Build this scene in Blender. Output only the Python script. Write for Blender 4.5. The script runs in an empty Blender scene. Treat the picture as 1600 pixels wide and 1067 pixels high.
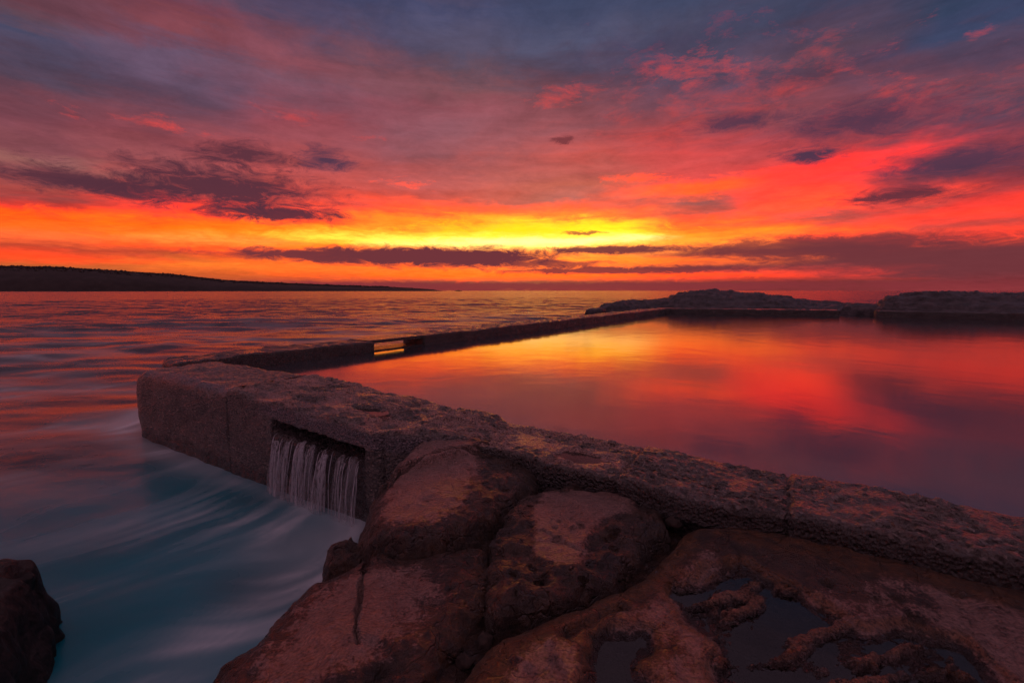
import bpy, math, random
import numpy as np

random.seed(4)
RNG = np.random.default_rng(11)
R = math.radians
scene = bpy.context.scene
COL = scene.collection

# ------------------------------------------------------------------ camera
cam_d = bpy.data.cameras.new("camera")
cam_d.sensor_width = 36.0
cam_d.lens = 16.0
cam_d.clip_start = 0.05
cam_d.clip_end = 60000
cam = bpy.data.objects.new("camera", cam_d)
COL.objects.link(cam)
cam.location = (0, 0, 1.6)
cam.rotation_euler = (R(90 - 6.34), 0, 0)
scene.camera = cam

# ------------------------------------------------------------------ view
scene.view_settings.view_transform = 'Standard'
scene.view_settings.look = 'None'
scene.view_settings.exposure = 0.15
scene.view_settings.gamma = 1.0
scene.view_settings.use_curve_mapping = False
scene.render.engine = 'CYCLES'
scene.cycles.use_denoising = True
scene.cycles.use_adaptive_sampling = True
scene.cycles.adaptive_threshold = 0.02
scene.cycles.adaptive_min_samples = 12
scene.cycles.max_bounces = 4
scene.cycles.diffuse_bounces = 1
scene.cycles.glossy_bounces = 2
scene.cycles.transparent_max_bounces = 12

# ------------------------------------------------------------------ node helpers
def lin(c):
    out = []
    for v in c:
        v = v / 255.0
        out.append(v / 12.92 if v <= 0.04045 else ((v + 0.055) / 1.055) ** 2.4)
    return out

class NT:
    """small wrapper that adds nodes and links them"""
    def __init__(self, tree):
        self.t = tree
        tree.nodes.clear()
    def node(self, kind, **props):
        n = self.t.nodes.new(kind)
        for k, v in props.items():
            setattr(n, k, v)
        return n
    def put(self, sock, val):
        if isinstance(val, bpy.types.NodeSocket):
            self.t.links.new(val, sock)
        else:
            if sock.type == 'RGBA' and len(val) == 3:
                val = (*val, 1)
            sock.default_value = val
    def math(self, op, a, b=0.0, c=0.0, clamp=False):
        n = self.node('ShaderNodeMath', operation=op, use_clamp=clamp)
        self.put(n.inputs[0], a); self.put(n.inputs[1], b); self.put(n.inputs[2], c)
        return n.outputs[0]
    def vmath(self, op, a, b=(0, 0, 0)):
        n = self.node('ShaderNodeVectorMath', operation=op)
        self.put(n.inputs[0], a); self.put(n.inputs[1], b)
        return n.outputs['Value'] if op in ('LENGTH', 'DOT_PRODUCT') else n.outputs[0]
    def comb(self, x, y, z):
        n = self.node('ShaderNodeCombineXYZ')
        self.put(n.inputs[0], x); self.put(n.inputs[1], y); self.put(n.inputs[2], z)
        return n.outputs[0]
    def rng(self, v, a, b, c=0.0, d=1.0, smooth=True):
        n = self.node('ShaderNodeMapRange', interpolation_type='SMOOTHSTEP' if smooth else 'LINEAR')
        self.put(n.inputs[0], v); self.put(n.inputs[1], a); self.put(n.inputs[2], b)
        self.put(n.inputs[3], c); self.put(n.inputs[4], d)
        return n.outputs[0]
    def mix(self, f, a, b, mode='MIX'):
        n = self.node('ShaderNodeMix', data_type='RGBA', blend_type=mode, clamp_factor=True)
        self.put(n.inputs[0], f); self.put(n.inputs[6], a); self.put(n.inputs[7], b)
        return n.outputs[2]
    def noise(self, vec, scale, detail=4.0, rough=0.55, dist=0.0):
        n = self.node('ShaderNodeTexNoise')
        self.put(n.inputs['Vector'], vec)
        n.inputs['Scale'].default_value = scale
        n.inputs['Detail'].default_value = detail
        n.inputs['Roughness'].default_value = rough
        n.inputs['Distortion'].default_value = dist
        return n
    def voro(self, vec, scale, feature='F1', rand=1.0):
        n = self.node('ShaderNodeTexVoronoi', feature=feature)
        self.put(n.inputs['Vector'], vec)
        n.inputs['Scale'].default_value = scale
        n.inputs['Randomness'].default_value = rand
        return n
    def ramp(self, fac, stops, interp='LINEAR'):
        n = self.node('ShaderNodeValToRGB')
        r = n.color_ramp
        r.interpolation = interp
        while len(r.elements) > 1:
            r.elements.remove(r.elements[-1])
        r.elements[0].position = stops[0][0]
        r.elements[0].color = (*stops[0][1], 1)
        for p, c in stops[1:]:
            e = r.elements.new(p)
            e.color = (*c, 1)
        self.put(n.inputs[0], fac)
        return n.outputs[0]
    def attr(self, name):
        n = self.node('ShaderNodeAttribute', attribute_name=name)
        return n.outputs['Fac']
    def bump(self, height, strength, dist, normal=None):
        n = self.node('ShaderNodeBump')
        n.inputs['Strength'].default_value = strength
        self.put(n.inputs['Distance'], dist)
        self.put(n.inputs['Height'], height)
        if normal is not None:
            self.put(n.inputs['Normal'], normal)
        return n.outputs[0]

# ------------------------------------------------------------------ world: dusk sky
SUN_AZ, SUN_EL = 3.0, 5.0
world = bpy.data.worlds.new("World")
scene.world = world
world.use_nodes = True
W = NT(world.node_tree)

def build_sky():
    tc = W.node('ShaderNodeTexCoord').outputs['Generated']
    sep = W.node('ShaderNodeSeparateXYZ')
    W.put(sep.inputs[0], tc)
    x, y, z = sep.outputs
    az = W.math('MULTIPLY', W.math('ARCTAN2', x, y), 180 / math.pi)
    el = W.math('MULTIPLY', W.math('ARCSINE', z), 180 / math.pi)
    zz = W.math('ADD', W.math('MAXIMUM', z, 0.0), 0.10)
    px = W.math('DIVIDE', x, zz)
    py = W.math('DIVIDE', y, zz)
    plane = W.comb(px, py, 0.0)                   # cloud deck seen in perspective
    n1 = W.noise(plane, 1.3, 4, 0.6, 0.4)
    s1 = W.node('ShaderNodeSeparateColor'); W.put(s1.inputs[0], n1.outputs['Color'])
    n2 = W.noise(plane, 5.0, 6, 0.72, 0.3)
    s2 = W.node('ShaderNodeSeparateColor'); W.put(s2.inputs[0], n2.outputs['Color'])
    # the deck's lower edge, drawn out in streaks
    streak = W.noise(W.comb(W.math('MULTIPLY', az, 0.06), W.math('MULTIPLY', el, 0.6), 3.0), 1.0, 5, 0.6, 0.5)
    s3 = W.node('ShaderNodeSeparateColor'); W.put(s3.inputs[0], streak.outputs['Color'])
    amp = W.math('ADD', W.math('MULTIPLY', W.math('MAXIMUM', el, 0.0), 0.22), 0.3)
    jit = W.math('ADD', W.math('SUBTRACT', s1.outputs[0], 0.5),
                 W.math('MULTIPLY', W.math('SUBTRACT', s2.outputs[0], 0.5), 0.7))
    low = W.rng(el, 18.0, 40.0, 1.0, 0.0)            # streaks belong to the far, low part of the deck
    str0 = W.math('MULTIPLY', W.math('SUBTRACT', s3.outputs[0], 0.5), low)
    str1 = W.math('MULTIPLY', W.math('SUBTRACT', s3.outputs[1], 0.5), low)
    jit = W.math('ADD', jit, W.math('MULTIPLY', str0, 0.9))
    elw = W.math('ADD', el, W.math('MULTIPLY', jit, amp))
    azw = W.math('ADD', az, W.math('MULTIPLY', W.math('SUBTRACT', s1.outputs[1], 0.5), 22.0))
    pos = W.math('DIVIDE', elw, 60.0, clamp=True)
    # colour of the sky by elevation in degrees, one column for each bearing
    cols = [
        (-44.6, [(0, 150, 62, 60), (2.3, 190, 92, 45), (3.0, 225, 78, 35), (3.7, 190, 65, 45), (4.5, 220, 105, 50), (5.6, 242, 105, 28), (6.3, 250, 82, 20), (7.1, 200, 55, 45), (7.9, 150, 60, 60), (8.7, 168, 70, 65), (9.6, 140, 70, 75), (10.7, 150, 92, 88), (11.8, 130, 70, 78), (14.0, 116, 62, 74), (15.6, 108, 62, 75), (17.2, 82, 62, 80), (19.0, 75, 68, 92), (20.1, 66, 66, 92), (21.6, 92, 66, 80), (23.0, 102, 60, 72), (27, 84, 64, 80)]),
        (-35.1, [(0, 120, 50, 52), (2.2, 205, 100, 40), (2.8, 215, 120, 40), (3.8, 190, 70, 45), (4.4, 232, 92, 34), (5.2, 238, 150, 58), (6.3, 250, 132, 22), (6.9, 252, 108, 15), (7.6, 235, 70, 40), (8.8, 215, 60, 55), (9.8, 188, 70, 66), (12.3, 150, 75, 80), (14.2, 135, 65, 75), (16.0, 120, 65, 78), (18.4, 92, 66, 86), (20.2, 96, 75, 98), (21.9, 100, 78, 102), (23.0, 112, 70, 88), (24.2, 126, 65, 75), (25.3, 114, 62, 78), (27, 92, 68, 88), (31, 74, 64, 86)]),
        (-22.9, [(0, 110, 45, 50), (0.9, 150, 55, 55), (1.6, 210, 92, 38), (2.4, 228, 112, 38), (4.0, 225, 92, 34), (5.2, 246, 142, 30), (6.0, 255, 205, 62), (6.8, 255, 165, 30), (7.5, 240, 96, 30), (8.6, 226, 76, 45), (10.4, 196, 70, 64), (12.4, 190, 74, 70), (14.4, 168, 74, 78), (16.6, 146, 70, 80), (18.2, 146, 68, 80), (20.0, 124, 72, 88), (21.7, 116, 75, 92), (23.4, 130, 70, 82), (25.1, 106, 65, 82), (27, 80, 66, 92), (30, 62, 66, 100)]),
        (-8.0, [(0, 140, 50, 50), (1.1, 125, 50, 55), (1.8, 242, 112, 28), (2.6, 242, 122, 28), (3.3, 235, 100, 32), (4.8, 255, 180, 60), (5.6, 255, 232, 120), (6.4, 255, 220, 70), (7.2, 250, 172, 36), (8.0, 250, 140, 22), (8.7, 255, 150, 18), (9.5, 240, 90, 40), (11.0, 192, 70, 64), (12.5, 186, 80, 80), (13.9, 166, 75, 80), (16.0, 142, 75, 86), (18.6, 136, 78, 92), (20.6, 140, 72, 85), (22.4, 124, 72, 82), (24.3, 92, 68, 84), (26, 78, 70, 94), (28, 80, 76, 104), (30, 64, 66, 98)]),
        (8.0, [(0, 150, 52, 48), (1.1, 122, 50, 52), (1.8, 246, 100, 28), (2.6, 232, 112, 34), (3.7, 252, 145, 28), (4.8, 240, 170, 60), (5.5, 255, 215, 90), (5.95, 255, 246, 160), (6.5, 255, 236, 92), (7.3, 255, 222, 22), (8.0, 255, 196, 15), (8.8, 246, 122, 28), (9.9, 225, 80, 45), (11.0, 165, 78, 78), (12.5, 182, 80, 70), (13.9, 178, 75, 75), (15.3, 190, 72, 72), (17.3, 165, 72, 80), (19.3, 140, 70, 82), (21.2, 120, 62, 75), (22.4, 94, 58, 76), (24.3, 75, 62, 86), (26.6, 72, 74, 102), (28.3, 62, 68, 98), (31, 52, 62, 92)]),
        (22.9, [(0, 135, 48, 50), (1.0, 125, 48, 52), (1.8, 236, 76, 38), (2.6, 150, 60, 55), (3.7, 230, 112, 38), (4.4, 140, 58, 55), (5.4, 250, 162, 48), (6.2, 250, 152, 28), (7.0, 250, 120, 24), (8.0, 236, 86, 45), (9.0, 192, 75, 65), (10.1, 148, 75, 75), (11.1, 236, 92, 38), (11.9, 250, 90, 34), (12.9, 202, 70, 70), (14.6, 196, 70, 72), (15.8, 194, 65, 68), (17.0, 170, 62, 70), (18.3, 150, 62, 72), (20.0, 106, 62, 80), (21.7, 86, 65, 88), (24.0, 72, 62, 86), (26.2, 66, 64, 88), (29, 58, 66, 95)]),
        (35.1, [(0, 120, 45, 50), (0.9, 116, 45, 48), (1.9, 202, 60, 55), (2.8, 116, 52, 58), (4.5, 114, 52, 58), (5.0, 168, 65, 55), (5.6, 242, 90, 44), (6.3, 236, 80, 45), (6.9, 206, 75, 60), (7.8, 176, 75, 72), (8.7, 246, 85, 48), (9.7, 246, 75, 48), (10.7, 238, 60, 50), (11.9, 234, 58, 52), (13.1, 205, 55, 58), (14.1, 150, 55, 65), (16.0, 120, 55, 70), (17.8, 126, 62, 75), (19.5, 120, 62, 75), (21.2, 90, 58, 78), (22.8, 84, 62, 80), (24.5, 74, 62, 86), (26, 58, 64, 92), (29, 50, 62, 90)]),
        (44.6, [(0, 132, 50, 55), (0.8, 122, 48, 55), (1.8, 112, 50, 58), (2.9, 106, 52, 60), (3.7, 108, 50, 58), (4.2, 216, 75, 48), (4.8, 226, 70, 48), (5.6, 192, 65, 60), (6.7, 226, 66, 48), (7.6, 210, 58, 52), (8.4, 176, 55, 58), (9.3, 150, 52, 62), (10.1, 112, 50, 65), (11.2, 130, 52, 65), (12.3, 136, 55, 68), (14.0, 88, 56, 76), (15.6, 90, 62, 80), (17.2, 106, 62, 78), (18.7, 82, 60, 82), (20.3, 75, 62, 86), (21.8, 55, 62, 92), (25, 45, 60, 86)]),
    ]
    def conv(c):
        l = lin(c)
        if c[0] == 255 and c[1] > 190:
            return [l[0] * 2.2, l[1] * 1.35, l[2] * 1.2]
        if c[0] > 190:                            # the glow is brighter than a screen can show
            l[0] *= 1 + 1.2 * (c[0] - 190) / 65
        return l
    top = [(34, 100, 80, 98), (60, 142, 106, 118)]  # unseen upper sky, brightened as fill light for the rocks
    out = None
    for i, (a, st) in enumerate(cols):
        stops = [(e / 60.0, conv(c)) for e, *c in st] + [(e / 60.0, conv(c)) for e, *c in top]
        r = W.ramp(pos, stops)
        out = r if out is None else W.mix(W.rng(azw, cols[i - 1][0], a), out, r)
    back = W.ramp(pos, [(0, conv((120, 84, 98))), (0.15, conv((124, 90, 106))), (0.5, conv((118, 92, 108))), (1, conv((134, 102, 116)))])  # unseen sky behind the camera, brightened as fill too
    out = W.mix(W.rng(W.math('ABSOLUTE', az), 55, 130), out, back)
    # clear twilight air behind the clouds
    sky = W.node('ShaderNodeTexSky', sky_type='NISHITA', sun_disc=False)
    sky.sun_elevation = R(SUN_EL); sky.sun_rotation = R(SUN_AZ); sky.dust_density = 3.0
    clear = W.vmath('MULTIPLY', sky.outputs[0], (0.05, 0.05, 0.05))
    out = W.mix(0.04, out, clear)
    # light and dark modelling of the deck
    lum = W.math('ADD', 1.0, W.math('MULTIPLY', W.math('SUBTRACT', s2.outputs[1], 0.5), 0.8))
    lum = W.math('ADD', lum, W.math('MULTIPLY', str1, 0.5))
    out = W.mix(1.0, out, W.comb(lum, lum, lum), 'MULTIPLY')
    # single clouds: bearing, elevation, half widths, tilt, colour, softness, opacity
    gray = (80, 45, 58); rosy = (205, 72, 66); fire = (252, 96, 34); mauve = (66, 50, 72); wine = (108, 50, 56)
    gold = (255, 196, 16); core = (255, 244, 150); ember = (250, 104, 24)
    clouds = [
        (1.5, 7.4, 14.0, 1.15, gold, .75), (1.0, 6.0, 15.0, .6, core, .95), (2.0, 2.0, 24.0, .8, ember, .6), (-36.0, 6.3, 22.0, 1.0, (252, 112, 18), .6),
        (23.0, 20.5, 17.0, 6.5, rosy, .42), (40.0, 16.0, 12.0, 5.0, rosy, .35), (-20.0, 20.0, 20.0, 5.0, (150, 70, 82), .2), (18.0, 26.0, 16.0, 3.5, (60, 56, 86), .5),
        (-31.8, 10.4, 8.6, 2.0, gray, .95), (-42.6, 9.8, 4.6, 1.1, gray, .9), (-27.3, 8.4, 6.6, .85, gray, .95),
        (-29.6, 13.8, 4.2, 1.15, gray, .9), (-21.6, 14.4, 2.3, 1.0, mauve, .9), (-38.6, 9.4, 4.0, .8, gray, .7),
        
        (-8.8, 4.1, 18.0, 1.45, wine, 1.0), (-22.0, 4.0, 12.0, .8, wine, .95), (12.0, 4.9, 9.5, .55, wine, .95),
        (5.0, 3.3, 8.0, .5, wine, .8), (14.0, 2.5, 18.0, .5, wine, .9), (33.0, 4.5, 15.0, 1.3, wine, .85), (44.0, 3.0, 14.0, 1.7, wine, .8),
        (9.0, 7.0, 3.0, .22, wine, .8),
        (0.0, .55, 60.0, .55, (128, 48, 54), .75),
        (32.0, 13.5, 2.6, .65, mauve, .95), (39.8, 8.8, 4.2, .7, gray, .9), (44.3, 11.2, 5.2, 1.2, mauve, .8),
        (36.5, 16.0, 6.0, 1.5, mauve, .8), (25.5, 17.6, 4.0, .7, mauve, .8), (6.5, 17.5, 1.8, .5, wine, .8), 
        (15.0, 12.9, 5.5, .8, fire, .7), (5.5, 21.8, 3.4, 1.5, rosy, .55), 
        (21.0, 23.0, 6.0, 2.6, rosy, .5), (39.0, 17.5, 5.0, 1.2, rosy, .4),
        (-39.0, 15.6, 6.0, .8, rosy, .7), (-33.5, 15.3, 4.0, .6, rosy, .7), (-25.0, 18.3, 4.2, .9, rosy, .55), (-17.0, 17.0, 2.2, .6, rosy, .6),
        (-12.5, 12.4, 4.6, .6, fire, .55), (24.0, 8.4, 3.0, .3, fire, .6), 
    ]
    frag = W.noise(W.comb(W.math('MULTIPLY', az, 0.2), W.math('MULTIPLY', el, 0.62), 0.0), 1.5, 7, 0.74, 0.9)
    wv = W.node('ShaderNodeSeparateColor'); W.put(wv.inputs[0], frag.outputs['Color'])
    ae = W.comb(W.math('ADD', az, W.math('MULTIPLY', W.math('SUBTRACT', wv.outputs[1], 0.5), 6.0)),
                W.math('ADD', el, W.math('MULTIPLY', W.math('SUBTRACT', wv.outputs[2], 0.5), 1.3)), 0.0)
    nz = W.math('SUBTRACT', frag.outputs[0], 0.5)
    puff = W.math('SUBTRACT', W.math('ADD', W.math('MULTIPLY', s2.outputs[2], 0.7), W.math('MULTIPLY', frag.outputs[0], 0.3)), 0.5)
    kinds = {gray: (3.4, 1.12, -0.3, 0.65, nz), mauve: (3.2, 1.05, -0.35, 0.75, nz), wine: (1.5, 1.0, -0.12, 0.4, nz), rosy: (6.5, 0.55, -0.1, 1.5, puff), fire: (6.5, 0.6, -0.1, 1.4, puff)}
    kinds[gold] = (3.0, 0.95, -0.2, 1.0, nz); kinds[core] = (2.0, 0.95, -0.1, 0.9, nz); kinds[ember] = (4.0, 0.8, -0.2, 1.0, nz)
    kinds[(252, 112, 18)] = (4.0, 0.8, -0.2, 1.0, nz); kinds[(150, 70, 82)] = kinds[rosy]; kinds[(60, 56, 86)] = (5.0, 0.6, -0.1, 1.2, puff)
    lift = {}
    for c, (g, b0, lo, hi, src) in kinds.items():
        lift[c] = W.math('MULTIPLY_ADD', src, g / (hi - lo), (b0 - lo) / (hi - lo))
    for a, e, ra, re, c, o in clouds:
        kd = c if c in kinds else wine
        vm = W.node('ShaderNodeVectorMath', operation='MULTIPLY_ADD')
        W.put(vm.inputs[0], ae)
        vm.inputs[1].default_value = (1 / ra, 1 / re, 0); vm.inputs[2].default_value = (-a / ra, -e / re, 0)
        m = W.math('MULTIPLY_ADD', W.vmath('LENGTH', vm.outputs[0]), -1 / (kinds[kd][3] - kinds[kd][2]), lift[kd], clamp=True)
        out = W.mix(W.math('MULTIPLY', m, o), out, conv(c))
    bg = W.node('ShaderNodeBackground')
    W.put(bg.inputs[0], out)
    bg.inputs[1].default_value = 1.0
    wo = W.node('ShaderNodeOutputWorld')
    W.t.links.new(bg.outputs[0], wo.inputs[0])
build_sky()
world.cycles.sampling_method = 'MANUAL'
world.cycles.sample_map_resolution = 512

# the sun is at the horizon behind the cloud bank: only a faint, wide, warm glow is left of it
sun_d = bpy.data.lights.new("sun", 'SUN')
sun_d.energy = 0.004
sun_d.angle = R(12)
sun_d.color = (1.0, 0.38, 0.12)
sun = bpy.data.objects.new("sun", sun_d)
COL.objects.link(sun)
sun.rotation_euler = (R(90 - SUN_EL), 0, R(180 - SUN_AZ))
sun.location = (2, 40, 12)

# ------------------------------------------------------------------ numpy noise
def _hash(ix, iy, iz):
    h = (ix.astype(np.int64) * 374761393 + iy.astype(np.int64) * 668265263 + iz.astype(np.int64) * 2147483647) & 0xffffffff
    h = ((h ^ (h >> 13)) * 1274126177) & 0xffffffff
    return (h ^ (h >> 16)) & 0xffffffff

def vnoise(x, y, z):
    """smooth 3D gradient noise, about -1..1"""
    x = np.asarray(x, float); y = np.asarray(y, float) + 0 * x; z = np.asarray(z, float) + 0 * x
    ix, iy, iz = np.floor(x), np.floor(y), np.floor(z)
    fx, fy, fz = x - ix, y - iy, z - iz
    ux, uy, uz = [f * f * f * (f * (f * 6 - 15) + 10) for f in (fx, fy, fz)]
    res = 0.0
    for dx in (0, 1):
        wx = ux if dx else 1 - ux
        for dy in (0, 1):
            wy = uy if dy else 1 - uy
            for dz in (0, 1):
                wz = uz if dz else 1 - uz
                h = _hash(ix + dx, iy + dy, iz + dz)
                gx = (h & 255) / 127.5 - 1; gy = ((h >> 8) & 255) / 127.5 - 1; gz = ((h >> 16) & 255) / 127.5 - 1
                res = res + wx * wy * wz * (gx * (fx - dx) + gy * (fy - dy) + gz * (fz - dz))
    return res * 1.3

def fbm(x, y, z=0.0, octaves=4, gain=0.5, ridged=False):
    a, s, r = 1.0, 0.0, 0.0
    for o in range(octaves):
        v = vnoise(x * 2 ** o + 17.3 * o, y * 2 ** o - 9.1 * o, z * 2 ** o + 3.7 * o)
        if ridged:
            v = 1 - 2 * np.abs(v)
        r = r + a * v; s += a; a *= gain
    return r / s

def worley(x, y, seed=0.0):
    """distance to the nearest point of a jittered grid"""
    ix, iy = np.floor(x), np.floor(y)
    best = np.full(np.shape(x), 9.0)
    for dx in (-1, 0, 1):
        for dy in (-1, 0, 1):
            h = _hash(ix + dx, iy + dy, np.full_like(ix, seed))
            px = ix + dx + (h & 1023) / 1023.0; py = iy + dy + ((h >> 10) & 1023) / 1023.0
            best = np.minimum(best, (px - x) ** 2 + (py - y) ** 2)
    return np.sqrt(best)

def sstep(a, b, x):
    t = np.clip((x - a) / (b - a), 0, 1)
    return t * t * (3 - 2 * t)

def sdist(px, py, poly):
    """signed distance to a polygon, positive inside"""
    P = np.array(poly, float)
    best = np.full(px.shape, 1e9); inside = np.zeros(px.shape, bool)
    for (ax, ay), (bx, by) in zip(P, np.roll(P, -1, 0)):
        ex, ey = bx - ax, by - ay
        t = np.clip(((px - ax) * ex + (py - ay) * ey) / (ex * ex + ey * ey), 0, 1)
        best = np.minimum(best, (px - ax - t * ex) ** 2 + (py - ay - t * ey) ** 2)
        cond = (ay > py) != (by > py)
        with np.errstate(divide='ignore', invalid='ignore'):
            xc = ax + (py - ay) * ex / (ey if ey != 0 else 1e-12)
        inside ^= cond & (px < xc)
    d = np.sqrt(best)
    return np.where(inside, d, -d)

def ldist(px, py, line):
    """distance to an open polyline"""
    best = np.full(px.shape, 1e9)
    for (ax, ay), (bx, by) in zip(line[:-1], line[1:]):
        ex, ey = bx - ax, by - ay
        t = np.clip(((px - ax) * ex + (py - ay) * ey) / (ex * ex + ey * ey), 0, 1)
        best = np.minimum(best, (px - ax - t * ex) ** 2 + (py - ay - t * ey) ** 2)
    return np.sqrt(best)

# ------------------------------------------------------------------ mesh helpers
def mesh_object(name, verts, faces, mat, parent=None, smooth=True, attrs=None):
    verts = np.asarray(verts, np.float32); faces = np.asarray(faces, np.int32)
    me = bpy.data.meshes.new(name)
    me.vertices.add(len(verts)); me.vertices.foreach_set('co', verts.ravel())
    k = faces.shape[1]
    me.loops.add(faces.size); me.loops.foreach_set('vertex_index', faces.ravel())
    me.polygons.add(len(faces))
    me.polygons.foreach_set('loop_start', np.arange(0, faces.size, k, dtype=np.int32))
    me.polygons.foreach_set('use_smooth', np.full(len(faces), smooth))
    me.update(calc_edges=True)
    for an, av in (attrs or {}).items():
        a = me.attributes.new(an, 'FLOAT', 'POINT')
        a.data.foreach_set('value', np.asarray(av, np.float32).ravel())
    me.materials.append(mat)
    o = bpy.data.objects.new(name, me)
    COL.objects.link(o)
    o.parent = parent
    return o

def tag(o, label=None, cat=None, group=None, kind=None):
    if label: o['label'] = label
    if cat: o['category'] = cat
    if group: o['group'] = group
    if kind: o['kind'] = kind
    return o

def empty(name, loc=(0, 0, 0)):
    o = bpy.data.objects.new(name, None)
    COL.objects.link(o)
    o.location = loc
    return o

def grid_faces(nu, nv, keep=None):
    i = np.arange(nu * nv).reshape(nu, nv)
    f = np.stack([i[:-1, :-1], i[1:, :-1], i[1:, 1:], i[:-1, 1:]], -1).reshape(-1, 4)
    if keep is not None:
        f = f[keep.ravel()[f].all(1)]
    return f

def compact(v, f, attrs):
    used = np.zeros(len(v), bool); used[f.ravel()] = True
    idx = np.cumsum(used) - 1
    return v[used], idx[f], {k: a.ravel()[used] for k, a in attrs.items()}

def grid_normals(X, Y, Z):
    P = np.stack([X, Y, Z], -1)
    n = np.cross(np.gradient(P, axis=0), np.gradient(P, axis=1))
    n /= np.linalg.norm(n, axis=-1, keepdims=True) + 1e-9
    return n

def axis(*spans):
    """uneven grid lines: (start, end, step) spans joined"""
    out = []
    for a, b, s in spans:
        out.append(np.arange(a, b - 1e-6, s))
    return np.concatenate(out + [np.array([spans[-1][1]])])

def rock_field(name, poly, xs, ys, top, shoulder, drop, mat, parent=None, attrs=None, warp=0.03, wf=4.0,
               rough=0.02, rf=6.0, blocky=0.0, grow=0.0, slope=6.0, zmin=-1.3, seed=0.0):
    """a boulder from its plan outline: domed top, rounded shoulders, sides that go down to the bed"""
    X, Y = np.meshgrid(xs, ys, indexing='ij')
    wx = X + warp * fbm(X * wf, Y * wf, seed + 1.5, 4); wy = Y + warp * fbm(X * wf, Y * wf, seed + 8.5, 4)
    d = sdist(wx, wy, poly) + grow
    sh = shoulder(X, Y) if callable(shoulder) else shoulder + 0 * X
    dr = drop(X, Y) if callable(drop) else drop + 0 * X
    t = np.clip(d / sh, 0, 1)
    prof = dr * (1 - np.sqrt(np.clip(1 - (1 - t) ** 2, 0, 1)))
    Z = top(X, Y, d) - prof - np.maximum(-d, 0) * slope
    keep = (d > -0.35) & (Z > zmin)
    Zc = np.maximum(Z, zmin)
    N = grid_normals(X, Y, Zc)
    amp = rough * (fbm(X * rf, Y * rf, Zc * rf + seed, 5, 0.55)) * (0.25 + 0.75 * (1 - np.clip(N[..., 2], 0, 1) ** 4))
    at0 = attrs(X, Y, Zc, d, N) if attrs else {}
    rawm = 1 - np.clip(at0['bare'], 0, 1) if 'bare' in at0 else 1.0
    amp = amp + blocky * rawm * (worley(X * 4.5 + fbm(X * 3, Y * 3, seed, 2), Y * 4.5 + Zc * 2, seed + 3) - 0.5 + 0.5 * (worley(X * 13, Y * 13 + Zc * 5, seed) - 0.5))
    V = np.stack([X, Y, Zc], -1) + N * amp[..., None]
    at = attrs(X, Y, Zc, d, N) if attrs else {}
    f = grid_faces(len(xs), len(ys), keep)
    v, f, at = compact(V.reshape(-1, 3), f, at)
    return mesh_object(name, v, f, mat, parent, attrs=at)

# ------------------------------------------------------------------ materials
def material(name):
    m = bpy.data.materials.new(name)
    m.use_nodes = True
    return m, NT(m.node_tree)

def finish(nt, shader):
    o = nt.node('ShaderNodeOutputMaterial')
    nt.t.links.new(shader, o.inputs[0])

def principled(nt, **kw):
    n = nt.node('ShaderNodeBsdfPrincipled')
    for k, v in kw.items():
        nt.put(n.inputs[k.replace('_', ' ')], v)
    return n

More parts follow.
